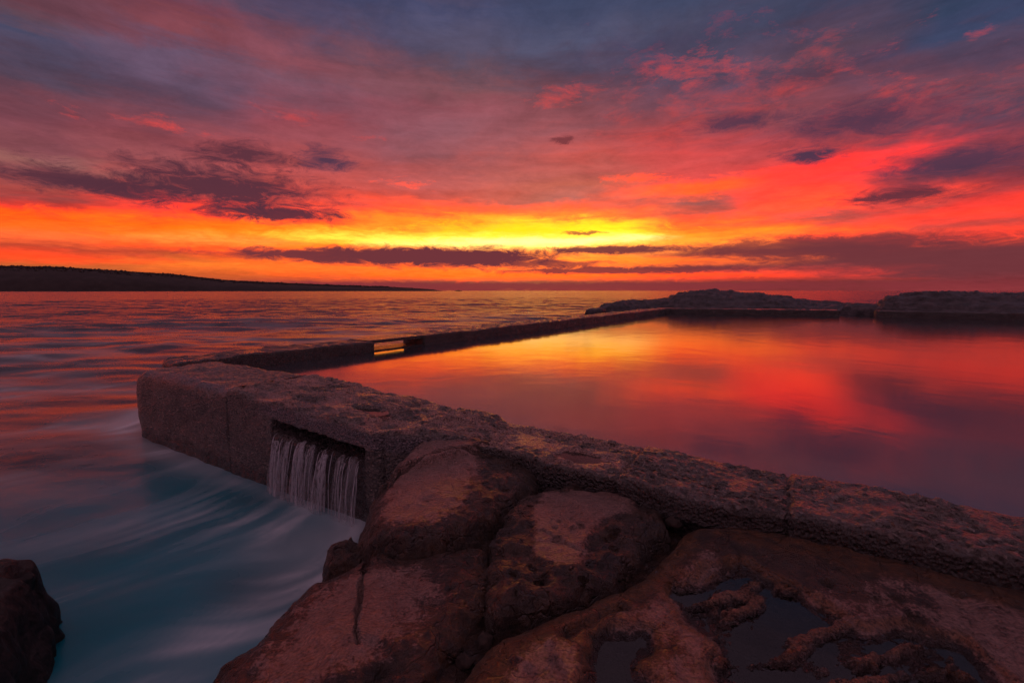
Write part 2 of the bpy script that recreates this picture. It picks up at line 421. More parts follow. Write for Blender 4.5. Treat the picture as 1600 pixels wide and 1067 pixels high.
def rock_material(name, dark=(0.045, 0.03, 0.022), brown=(0.15, 0.07, 0.035), bare=(0.60, 0.34, 0.29), bare2=(0.42, 0.23, 0.19),
                  orange=(0.44, 0.17, 0.05), rough=0.5):
    m, n = material(name)
    geo = n.node('ShaderNodeNewGeometry').outputs['Position']
    big = n.noise(geo, 3.0, 5, 0.6).outputs[0]
    mid = n.noise(geo, 14.0, 6, 0.65).outputs[0]
    fine = n.noise(geo, 70.0, 6, 0.7).outputs[0]
    cover = n.mix(n.rng(n.math('ADD', n.math('MULTIPLY', big, 0.6), n.math('MULTIPLY', mid, 0.6)), 0.45, 0.78), dark, brown)
    cover = n.mix(n.rng(fine, 0.42, 0.62, 0.0, 0.55), cover, (0.02, 0.015, 0.013))
    # worn stone: fine wavy laminations, and pits with shade painted in
    wav = n.node('ShaderNodeTexWave', wave_type='BANDS', bands_direction='Y')
    warp = n.vmath('MULTIPLY', n.noise(geo, 1.7, 2).outputs['Color'], (1.1, 1.1, 0.0))
    n.put(wav.inputs['Vector'], n.vmath('ADD', geo, warp))
    wav.inputs['Scale'].default_value = 11.0; wav.inputs['Distortion'].default_value = 7.0
    wav.inputs['Detail'].default_value = 3.0; wav.inputs['Detail Scale'].default_value = 0.9
    stone = n.mix(n.rng(mid, 0.35, 0.68), bare2, bare)
    stone = n.mix(n.math('MULTIPLY', n.rng(wav.outputs[0], 0.0, 1.0, 0.55, 0.0), n.rng(big, 0.4, 0.62)), stone, n.mix(1.0, stone, (0.5, 0.45, 0.45), 'MULTIPLY'))
    pit = n.voro(geo, 26.0).outputs['Distance']
    stone = n.mix(n.rng(pit, 0.05, 0.16, 0.6, 0.0), stone, (0.06, 0.045, 0.04))
    stone = n.mix(n.rng(fine, 0.38, 0.6, 0.65, 0.0), stone, (0.12, 0.08, 0.07))  # low spots get a darker base, shade put into the colour
    b = n.math('ADD', n.attr('bare'), n.math('MULTIPLY', n.math('SUBTRACT', n.math('ADD', mid, fine), 1.0), 1.9))
    bm = n.rng(b, 0.28, 0.72)
    col = n.mix(bm, cover, stone)
    oc = n.math('ADD', n.attr('orange_tone'), n.math('MULTIPLY', n.math('SUBTRACT', mid, 0.5), 1.3))
    col = n.mix(n.rng(oc, 0.35, 0.95, 0.0, 0.75), col, n.mix(n.rng(fine, 0.35, 0.65), (0.12, 0.05, 0.02), orange))  # algae orange, also carrying painted glints along the rims
    wet = n.rng(n.math('ADD', n.attr('wet'), n.math('MULTIPLY', n.math('SUBTRACT', big, 0.5), 0.5)), 0.3, 0.75)
    col = n.mix(n.math('MULTIPLY', wet, 0.6), col, (0.05, 0.036, 0.04))
    grit = n.noise(geo, 190.0, 3, 0.6).outputs[0]
    h = n.math('ADD', n.math('MULTIPLY', mid, 1.0), n.math('ADD', n.math('MULTIPLY', fine, 0.6), n.math('MULTIPLY', grit, 0.16)))
    h = n.math('ADD', h, n.math('MULTIPLY', n.math('MULTIPLY', wav.outputs[0], bm), 0.16))
    h = n.math('ADD', h, n.math('MULTIPLY', n.rng(pit, 0.0, 0.2), 0.25))
    crk = n.voro(n.vmath('ADD', geo, n.vmath('MULTIPLY', n.noise(geo, 5.0, 3).outputs['Color'], (0.25, 0.25, 0.25))), 4.5, 'DISTANCE_TO_EDGE').outputs['Distance']
    h = n.math('ADD', h, n.math('MULTIPLY', n.rng(crk, 0.0, 0.035), n.math('SUBTRACT', 0.75, n.math('MULTIPLY', bm, 0.45))))
    h = n.math('ADD', h, n.math('MULTIPLY', n.math('MULTIPLY', mid, n.math('SUBTRACT', 1.0, bm)), 0.9))
    bmp = n.bump(h, 1.0, 0.062)
    ro = n.math('ADD', n.math('MULTIPLY', fine, 0.4), rough - 0.33)
    ro = n.math('SUBTRACT', ro, n.math('MULTIPLY', wet, 0.28))
    p = principled(n, Base_Color=col, Roughness=ro, Normal=bmp)
    p.inputs['Coat Weight'].default_value = 0.55; p.inputs['Coat Roughness'].default_value = 0.28; p.inputs['Coat IOR'].default_value = 1.5
    n.put(p.inputs['Coat Normal'], bmp)
    p.inputs['Specular IOR Level'].default_value = 0.8
    finish(n, p.outputs[0])
    return m

def concrete_material(name, tint=(0.25, 0.19, 0.17), lip=(0.33, 0.26, 0.28)):
    m, n = material(name)
    geo = n.node('ShaderNodeNewGeometry').outputs['Position']
    big = n.noise(geo, 1.8, 5, 0.6).outputs[0]
    mid = n.noise(geo, 11.0, 6, 0.65).outputs[0]
    fine = n.noise(geo, 60.0, 5, 0.7).outputs[0]
    agg = n.voro(geo, 42.0)
    agc = n.node('ShaderNodeSeparateColor'); n.put(agc.inputs[0], agg.outputs['Color'])
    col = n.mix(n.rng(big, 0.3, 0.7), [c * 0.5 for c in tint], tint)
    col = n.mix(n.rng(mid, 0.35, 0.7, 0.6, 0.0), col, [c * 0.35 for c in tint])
    col = n.mix(n.rng(agc.outputs[0], 0.75, 1.0, 0.0, 0.7), col, (0.40, 0.31, 0.27))      # pale pebbles in the mix
    col = n.mix(n.rng(agc.outputs[1], 0.8, 0.95, 0.0, 0.8), col, (0.03, 0.025, 0.025))     # holes where pebbles fell out, their shade painted dark
    col = n.mix(n.rng(n.attr('crust'), 0.2, 0.8), col, n.mix(n.rng(fine, 0.38, 0.6), (0.05, 0.04, 0.045), lip))
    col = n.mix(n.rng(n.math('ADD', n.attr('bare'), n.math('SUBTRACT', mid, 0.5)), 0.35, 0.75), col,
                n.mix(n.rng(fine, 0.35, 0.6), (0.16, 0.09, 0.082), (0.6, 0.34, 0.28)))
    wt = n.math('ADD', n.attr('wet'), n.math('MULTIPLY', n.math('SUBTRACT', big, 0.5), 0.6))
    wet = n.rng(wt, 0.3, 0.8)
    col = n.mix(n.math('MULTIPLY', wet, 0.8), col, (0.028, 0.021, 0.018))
    h = n.math('ADD', n.math('MULTIPLY', mid, 1.0), n.math('MULTIPLY', fine, 0.6))
    h = n.math('ADD', h, n.math('MULTIPLY', agg.outputs['Distance'], 0.7))
    h = n.math('ADD', h, n.math('MULTIPLY', n.rng(n.voro(geo, 19.0).outputs['Distance'], 0.0, 0.35), 0.7))
    bmp = n.bump(h, 1.0, 0.05)
    ro = n.math('SUBTRACT', n.math('ADD', n.math('MULTIPLY', fine, 0.4), 0.17), n.math('MULTIPLY', wet, 0.12))
    ro = n.math('SUBTRACT', ro, n.rng(wt, 1.0, 1.25, 0.0, 0.3))
    p = principled(n, Base_Color=col, Roughness=ro, Normal=bmp)
    p.inputs['Coat Weight'].default_value = 0.6; p.inputs['Coat Roughness'].default_value = 0.25; p.inputs['Coat IOR'].default_value = 1.5
    n.put(p.inputs['Coat Normal'], bmp)
    p.inputs['Specular IOR Level'].default_value = 0.8
    finish(n, p.outputs[0])
    return m

def sea_material():
    m, n = material('sea_water')
    geo = n.node('ShaderNodeNewGeometry').outputs['Position']
    sp = n.vmath('MULTIPLY', geo, (0.5, 1.0, 1.0))
    a = n.noise(sp, 0.55, 5, 0.5, 0.6).outputs[0]
    b = n.noise(sp, 2.2, 4, 0.5, 0.8).outputs[0]
    depth = n.rng(n.attr('teal'), 0.0, 1.0)
    col = n.mix(depth, (0.02, 0.035, 0.045), (0.0, 0.19, 0.25))
    col = n.mix(n.rng(a, 0.4, 0.75, 0.0, 0.6), col, (0.012, 0.02, 0.024))
    fm = n.attr('foam')
    col = n.mix(fm, col, (0.82, 0.86, 0.90))
    bmp = n.bump(n.math('ADD', a, n.math('MULTIPLY', b, 0.15)), 1.0, n.math('MULTIPLY', n.attr('chop'), 0.42))
    ro = n.math('ADD', 0.24, n.math('MULTIPLY', fm, 0.4))
    p = principled(n, Base_Color=col, Roughness=ro, Normal=bmp, IOR=1.33)
    finish(n, p.outputs[0])
    return m

def pool_material():
    m, n = material('pool_water')
    geo = n.node('ShaderNodeNewGeometry').outputs['Position']
    a = n.noise(geo, 1.1, 3, 0.45, 0.4).outputs[0]
    bmp = n.bump(a, 0.035, 0.12)
    fr = n.node('ShaderNodeFresnel'); fr.inputs[0].default_value = 4.4
    n.put(fr.inputs['Normal'], bmp)
    dif = n.node('ShaderNodeBsdfDiffuse'); n.put(dif.inputs[0], (0.05, 0.055, 0.065))
    gl = n.node('ShaderNodeBsdfGlossy'); n.put(gl.inputs[0], (0.95, 0.93, 0.92)); gl.inputs['Roughness'].default_value = 0.09
    n.put(gl.inputs['Normal'], bmp)
    mx = n.node('ShaderNodeMixShader')
    n.put(mx.inputs[0], fr.outputs[0]); n.t.links.new(dif.outputs[0], mx.inputs[1]); n.t.links.new(gl.outputs[0], mx.inputs[2])
    finish(n, mx.outputs[0])
    return m

def puddle_material():
    m, n = material('puddle_water')
    geo = n.node('ShaderNodeNewGeometry').outputs['Position']
    bmp = n.bump(n.noise(geo, 6.0, 2).outputs[0], 0.05, 0.02)
    fr = n.node('ShaderNodeFresnel'); fr.inputs[0].default_value = 1.75
    tr = n.node('ShaderNodeBsdfTransparent'); n.put(tr.inputs[0], (0.72, 0.68, 0.70))
    gl = n.node('ShaderNodeBsdfGlossy'); gl.inputs['Roughness'].default_value = 0.06
    n.put(gl.inputs['Normal'], bmp)
    mx = n.node('ShaderNodeMixShader')
    n.put(mx.inputs[0], fr.outputs[0]); n.t.links.new(tr.outputs[0], mx.inputs[1]); n.t.links.new(gl.outputs[0], mx.inputs[2])
    finish(n, mx.outputs[0])
    return m

def fall_material():
    m, n = material('falling_water')
    geo = n.node('ShaderNodeNewGeometry').outputs['Position']
    st = n.noise(n.vmath('MULTIPLY', geo, (1, 1, 0.05)), 60.0, 3, 0.6).outputs[0]
    tr = n.node('ShaderNodeBsdfTransparent')
    p = principled(n, Base_Color=(0.97, 0.97, 1.0), Roughness=0.15)
    tl = n.node('ShaderNodeBsdfTranslucent'); n.put(tl.inputs[0], (0.8, 0.8, 0.88))
    ad = n.node('ShaderNodeMixShader'); ad.inputs[0].default_value = 0.5
    n.t.links.new(p.outputs[0], ad.inputs[1]); n.t.links.new(tl.outputs[0], ad.inputs[2])
    mx = n.node('ShaderNodeMixShader')
    n.put(mx.inputs[0], n.math('MULTIPLY', n.rng(st, 0.35, 0.62, 0.15, 1.0), n.attr('body'), clamp=True))
    n.t.links.new(tr.outputs[0], mx.inputs[1]); n.t.links.new(ad.outputs[0], mx.inputs[2])
    finish(n, mx.outputs[0])
    return m

def plain_material(name, c1, c2, scale, rough=0.8, bump=0.5, dist=0.1):
    m, n = material(name)
    geo = n.node('ShaderNodeNewGeometry').outputs['Position']
    a = n.noise(geo, scale, 6, 0.65).outputs[0]
    p = principled(n, Base_Color=n.mix(n.rng(a, 0.35, 0.68), c1, c2), Roughness=rough, Normal=n.bump(a, bump, dist))
    finish(n, p.outputs[0])
    return m

M_ROCK = rock_material('shore_rock')
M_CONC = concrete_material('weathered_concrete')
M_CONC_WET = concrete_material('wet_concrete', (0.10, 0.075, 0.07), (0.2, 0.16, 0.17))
M_SEA = sea_material()
M_POOL = pool_material()
M_PUDDLE = puddle_material()
M_FALL = fall_material()
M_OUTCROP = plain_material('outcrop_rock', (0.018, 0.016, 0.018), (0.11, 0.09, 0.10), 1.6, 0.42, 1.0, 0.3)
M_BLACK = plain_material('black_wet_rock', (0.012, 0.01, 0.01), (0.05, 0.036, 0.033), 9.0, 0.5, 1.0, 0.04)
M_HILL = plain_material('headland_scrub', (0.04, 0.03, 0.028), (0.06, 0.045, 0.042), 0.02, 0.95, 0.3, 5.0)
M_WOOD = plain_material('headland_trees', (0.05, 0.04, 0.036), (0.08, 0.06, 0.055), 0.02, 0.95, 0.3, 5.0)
M_STONE = plain_material('loose_stone', (0.022, 0.016, 0.013), (0.06, 0.036, 0.028), 20.0, 0.9, 0.6, 0.01)

SEA_Z = -0.72
# frame of the near wall: JO is the joint on its outer face, E runs along it, N points to the pool
JO = np.array([-3.62, 5.65]); E2 = np.array([0.8526, -0.5225]); N2 = np.array([0.5225, 0.8526])

# ------------------------------------------------------------------ sea
def build_sea():
    ang = np.radians(np.concatenate([np.arange(-180, -62, 4.0), np.arange(-62, 62, 0.22), np.arange(62, 180.1, 4.0)]))
    rad = [0.6]
    while rad[-1] < 45000:
        rad.append(rad[-1] * (1.0075 if rad[-1] < 150 else 1.05) + 0.004)
    rad = np.array(rad)
    A, Q = np.meshgrid(ang, rad, indexing='ij')
    X, Y = Q * np.sin(A), Q * np.cos(A)
    s = (X - JO[0]) * E2[0] + (Y - JO[1]) * E2[1]; nn = (X - JO[0]) * N2[0] + (Y - JO[1]) * N2[1]
    far = sstep(7, 22, Q) * (1 - sstep(120, 700, Q))
    wx = X + 1.5 * vnoise(X * 0.12, Y * 0.12, 2.0); wy = Y + 1.5 * vnoise(X * 0.12, Y * 0.12, 7.0)
    swell = 0.55 * np.sin((wy * 0.92 - wx * 0.3) * 0.33 + 1.0) * (0.6 + 0.6 * vnoise(X * 0.05, Y * 0.05, 4.0))
    chop = fbm(wx * 0.2, wy * 0.5, 1.0, 3)
    Z = SEA_Z + far * (0.42 * swell + 0.26 * chop) + (1 - far) * 0.05 * fbm(wx * 0.5, wy * 0.8, 3.0, 3) * (1 - sstep(120, 700, Q))
    # foam and long drifting streaks
    ux = X + 1.8 * fbm(X * 0.3, Y * 0.3, 11.0, 3); uy = Y + 1.8 * fbm(X * 0.3, Y * 0.3, 15.0, 3)
    along = ux * 0.62 + uy * 0.78; across = ux * 0.78 - uy * 0.62
    wisps = sstep(-0.15, 0.65, fbm(across * 2.6, along * 0.55, 5.0, 5, 0.55))
    drift = sstep(-0.25, 0.6, fbm(ux * 0.22, uy * 0.6, 21.0, 5, 0.5))
    gush = np.exp(-((X + 2.0) / 0.75) ** 2 - ((Y - 4.15) / 0.62) ** 2)
    trail = np.exp(-(ldist(X, Y, [(-1.7, 4.0), (-1.75, 3.4), (-1.95, 2.8), (-2.2, 2.0), (-2.6, 1.2)]) / 0.36) ** 2)
    lip = np.exp(-(ldist(X, Y, [(-7.3, 9.0), (-6.8, 7.7), (-6.2, 7.1), (-4.9, 6.3), (-4.0, 5.8)]) / 0.26) ** 2)
    cove = np.exp(-((X + 3.2) / 1.8) ** 2 - ((Y - 4.9) / 1.1) ** 2)
    shore = ldist(X, Y, [(-1.75, 0.8), (-1.72, 1.6), (-1.66, 2.2), (-1.5, 2.75), (-1.45, 3.2), (-1.42, 3.7), (-1.6, 4.35), (-2.4, 4.85), (-3.6, 5.5)])
    edge = np.exp(-(shore / 0.16) ** 2)
    foam = 0.55 * edge * (0.3 + 0.8 * wisps) + 0.8 * gush * (0.25 + 1.0 * wisps) + 0.75 * trail * (0.2 + 0.9 * wisps) + 0.6 * lip * (0.5 + 0.5 * wisps) + 0.4 * cove * wisps
    band = sstep(5.0, 9.0, Q) * (1 - sstep(22, 60, Q)) * (X < 3)
    foam = foam + 0.9 * band * drift * (0.45 + 0.55 * wisps) + 0.3 * (0.15 + 0.85 * wisps) * drift * (1 - sstep(7, 10, Q)) * sstep(0.6, 1.6, np.hypot(X + 1.9, Y - 3.6))
    teal = np.clip(1.1 - sstep(1.2, 5.5, np.hypot(X + 2.0, (Y - 3.6) * 0.8)), 0.05, 1)
    v = np.stack([X, Y, Z], -1).reshape(-1, 3)
    o = mesh_object('sea', v, grid_faces(len(ang), len(rad)), M_SEA, attrs={'foam': np.clip(foam, 0, 0.9), 'teal': teal, 'chop': 0.10 + 0.9 * sstep(14, 70, Q)})
    tag(o, kind='structure')
build_sea()

# ------------------------------------------------------------------ headland
def build_headland():
    prof = [(-75, 5.6), (-60, 4.3), (-48, 3.15), (-44.6, 2.2), (-40, 1.95), (-36.5, 1.75), (-32.3, 1.2), (-28.2, 0.92), (-22.9, 0.70), (-15.7, 0.47), (-9.6, 0.13), (-8.2, -0.02)]
    prof[2] = (-48, 2.15)
    prof[0] = (-75, 2.6); prof[1] = (-60, 2.35)
    prof = [(a, e * 0.97 + (0.08 if -30 < a < -9 else 0)) for a, e in prof]
    azs = np.arange(-75, -8.1, 0.05)
    top = np.interp(azs, [p[0] for p in prof], [p[1] for p in prof])
    D = 3000.0
    rows = np.linspace(0, 1, 26)
    A, T = np.meshgrid(np.radians(azs), rows, indexing='ij')
    dist = (D + 900 * T) / np.cos(np.clip(A + 0.55, -0.7, 0.7)) * 0.9
    X, Y = dist * np.sin(A), dist * np.cos(A)
    hh = np.tan(np.radians(top))[:, None] * D * 1.0
    shape = np.sin(np.pi * np.clip(T * 1.15, 0, 1)) ** 0.55
    Z = hh * shape * dist / D + 1.6 * 0 + SEA_Z - 2
    Z = Z + shape * np.clip(hh, 0, 60) * 0.07 * fbm(X * 0.006, Y * 0.006, 0.0, 4)
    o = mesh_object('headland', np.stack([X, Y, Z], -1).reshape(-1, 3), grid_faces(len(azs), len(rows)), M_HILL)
    tag(o, kind='structure')
    # woodland: thousands of small crowns on the slope and along the crest
    vs, fs = [], []
    ico = np.array([(0, 0, 1), (.89, 0, .45), (.28, .85, .45), (-.72, .53, .45), (-.72, -.53, .45), (.28, -.85, .45), (.72, .53, -.3), (-.28, .85, -.3), (-.89, 0, -.3), (-.28, -.85, -.3), (.72, -.53, -.3)])
    icf = np.array([(0, 1, 2), (0, 2, 3), (0, 3, 4), (0, 4, 5), (0, 5, 1), (1, 6, 2), (2, 6, 7), (2, 7, 3), (3, 7, 8), (3, 8, 4), (4, 8, 9), (4, 9, 5), (5, 9, 10), (5, 10, 1), (1, 10, 6)])
    base = 0
    for k in range(9000):
        i = RNG.integers(0, len(azs) - 30)
        j = int(np.clip(RNG.normal(11, 2.2), 6, 15))
        if hh[i, 0] < 9: continue
        r = RNG.uniform(2.2, 4.6) * (1.7 if RNG.random() < 0.06 else 1.0) * min(1, hh[i, 0] / 40 + 0.3)
        p = ico * r * RNG.uniform(0.8, 1.2, (11, 1)) * (1, 1, RNG.uniform(0.6, 1.1)) + (X[i, j], Y[i, j], Z[i, j] + r * 0.25)
        vs.append(p); fs.append(icf + base); base += 11
    w = mesh_object('headland_woodland', np.concatenate(vs), np.concatenate(fs), M_WOOD, smooth=False)
    tag(w, 'dark dense scrub and trees covering the far headland', 'woodland', kind='stuff')
build_headland()

def build_islet():
    g = np.linspace(-1, 1, 41)
    X, Y = np.meshgrid(g, g, indexing='ij')
    Z = 7.0 * (1 - np.hypot(X, Y) ** 1.2) + 2.5 * fbm(X * 3, Y * 3, 1.0, 4) - 1.0
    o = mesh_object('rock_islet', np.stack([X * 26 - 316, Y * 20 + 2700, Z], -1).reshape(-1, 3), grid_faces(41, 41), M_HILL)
    tag(o, 'tiny dark rock islet off the tip of the far headland', 'islet')
build_islet()

# ------------------------------------------------------------------ pool
def build_pool():
    c = [(-5.3, 8.2), (10.3, 31.6), (22.0, 28.6), (40.0, 18.0), (14.2, -3.6)]
    inner = JO + N2 * 1.1
    c = [tuple(inner + E2 * -2.9), (-6.1, 8.75), (10.3, 31.5), (21.0, 28.9), (40.0, 18.2), tuple(inner + E2 * 24.0)]
    n = len(c)
    v = [(x, y, 0.0) for x, y in c] + [(x, y, -1.3) for x, y in c]
    me = bpy.data.meshes.new('pool_water')
    me.from_pydata(v, [], [tuple(range(n))[::-1]] + [(i, (i + 1) % n, n + (i + 1) % n, n + i) for i in range(n)])
    me.materials.append(M_POOL)
    o = bpy.data.objects.new('pool_water', me); COL.objects.link(o)
    tag(o, kind='structure')
build_pool()

# ------------------------------------------------------------------ pool walls
def wall_mesh(name, o2, e2, n2, s0, s1, n0, n1, ztop, zbot, mat, ds=0.02, dn=0.02, r=0.05, end0=0.0, end1=0.0, recess=None,
              rough=0.012, rf=9.0, pits=0.0, parent=None, attrs=None, seed=0.0, zin=-0.9, lump=0.03, plates=0.0, puddles=(), both=True, joints=()):
    """a wall along a line with rounded shoulders, worn by noise; n0, n1, ztop are functions of the run s"""
    ss = [np.arange(s0, s1, ds), np.array([s1])]
    for s, e, sg in ((s0, end0, 1), (s1, end1, -1)):
        if e > 0:
            ss.append(s + sg * e * (1 - np.cos(np.linspace(0, math.pi / 2, 16))))
    S = np.unique(np.round(np.concatenate(ss), 4))
    hz = max(3, int((0.3 - zbot) / dn)); nt = max(4, int(1.1 / dn)); hi = max(3, int((0.3 - zin) / (dn * 2)))
    A, B = [], []                                 # side position 0..1 across and level below the top
    rows = []
    for s in S:
        a, b, zt = float(n0(s)), float(n1(s)), float(ztop(s))
        ins = 0.0
        if end0 > 0 and s - s0 < end0: ins = end0 - math.sqrt(max(0, end0 ** 2 - (end0 - (s - s0)) ** 2))
        if end1 > 0 and s1 - s < end1: ins = max(ins, end1 - math.sqrt(max(0, end1 ** 2 - (end1 - (s1 - s)) ** 2)))
        lim = (b - a) / 2 - 0.02 if both else (b - a) - 0.1
        ins = min(ins, lim)
        a += ins; b -= ins if both else 0.0; zt -= ins * 0.35
        rr = min(r, (b - a) / 2 - 0.005)
        th = np.linspace(0, math.pi / 2, 8)[1:-1]
        up = np.stack([np.full(hz, a), np.linspace(zbot, zt - rr, hz)], 1)
        ar1 = np.stack([a + rr - rr * np.cos(th), zt - rr + rr * np.sin(th)], 1)
        tp = np.stack([np.linspace(a + rr, b - rr, nt), np.full(nt, zt)], 1)
        ar2 = np.stack([b - rr + rr * np.sin(th), zt - rr + rr * np.cos(th)], 1)
        dnw = np.stack([np.full(hi, b), np.linspace(zt - rr, zin, hi)], 1)
        rows.append(np.concatenate([up, ar1, tp, ar2, dnw]))
    P = np.array(rows)
    # closing rings at both ends
    mid0 = P[0].copy(); mid0[:, 0] = P[0, :, 0].mean(); mid1 = P[-1].copy(); mid1[:, 0] = P[-1, :, 0].mean()
    P = np.concatenate([mid0[None], P, mid1[None]]); S = np.concatenate([[S[0]], S, [S[-1]]])
    SS = S[:, None] + 0 * P[..., 0]; NN = P[..., 0].copy(); Z = P[..., 1].copy()
    rec = np.zeros_like(Z)
    if recess is not None:
        rec = recess(SS, Z) * (np.arange(Z.shape[1]) < hz + 3)[None, :]
        NN = NN + 0.34 * rec
    X = o2[0] + e2[0] * SS + n2[0] * NN; Y = o2[1] + e2[1] * SS + n2[1] * NN
    Nn = grid_normals(X, Y, Z)
    flip = -1.0 if np.mean(Nn[:, hz + 8 + nt // 2, 2]) < 0 else 1.0
    Nn = Nn * flip
    disp = rough * fbm(X * rf, Y * rf, Z * rf + seed, 5, 0.55) + lump * fbm(X * 1.7, Y * 1.7, Z * 1.7 + seed, 3)
    if pits > 0:
        tw = np.clip(Nn[..., 2], 0, 1)
        pw = worley(SS * 9 + 0.5 * fbm(X * 6, Y * 6, 3.0, 2), NN * 17 + 0.5 * fbm(X * 6, Y * 6, 9.0, 2), seed)
        msk = sstep(-0.25, 0.2, fbm(X * 2.2, Y * 2.2, 40.0 + seed, 3))
        disp = disp - pits * tw * msk * (1 - sstep(0.1, 0.55, pw)) + pits * 0.4 * tw * msk * fbm(SS * 14, NN * 24, seed, 3, 0.6, True)
    if plates > 0:
        st = fbm(X * 1.5, Y * 2.2, 77.0 + seed, 5, 0.55) * 3.5
        disp = disp + plates * np.clip(Nn[..., 2], 0, 1) * (np.floor(st) + sstep(0.8, 1.0, st - np.floor(st)) + 0.4)
    for sj in joints:
        jl = SS - sj + 0.03 * fbm(NN * 5, Z * 5, sj, 3)
        disp = disp - 0.035 * np.exp(-(jl / 0.014) ** 2) + 0.012 * np.tanh(jl / 0.02) * np.exp(-(jl / 0.6) ** 2)
    for cx, cy, rx, ry in puddles:
        q = np.hypot(((X - cx) * e2[0] + (Y - cy) * e2[1]) / rx, ((X - cx) * n2[0] + (Y - cy) * n2[1]) / ry) + 0.35 * fbm(X * 6, Y * 6, 5.0, 3)
        disp = np.where(Nn[..., 2] > 0.5, disp * sstep(0.6, 1.1, q) - 0.04 * (1 - sstep(0.75, 1.05, q)), disp)
    V = np.stack([X, Y, Z], -1) + Nn * disp[..., None]
    at = attrs(SS, NN, Z, Nn, rec) if attrs else {}
    f = grid_faces(*Z.shape)
    if flip > 0: f = f
    else: f = f[:, ::-1]
    return mesh_object(name, V.reshape(-1, 3), f, mat, parent, attrs={k: a.ravel() for k, a in at.items()})

def const(v):
    return lambda s: v

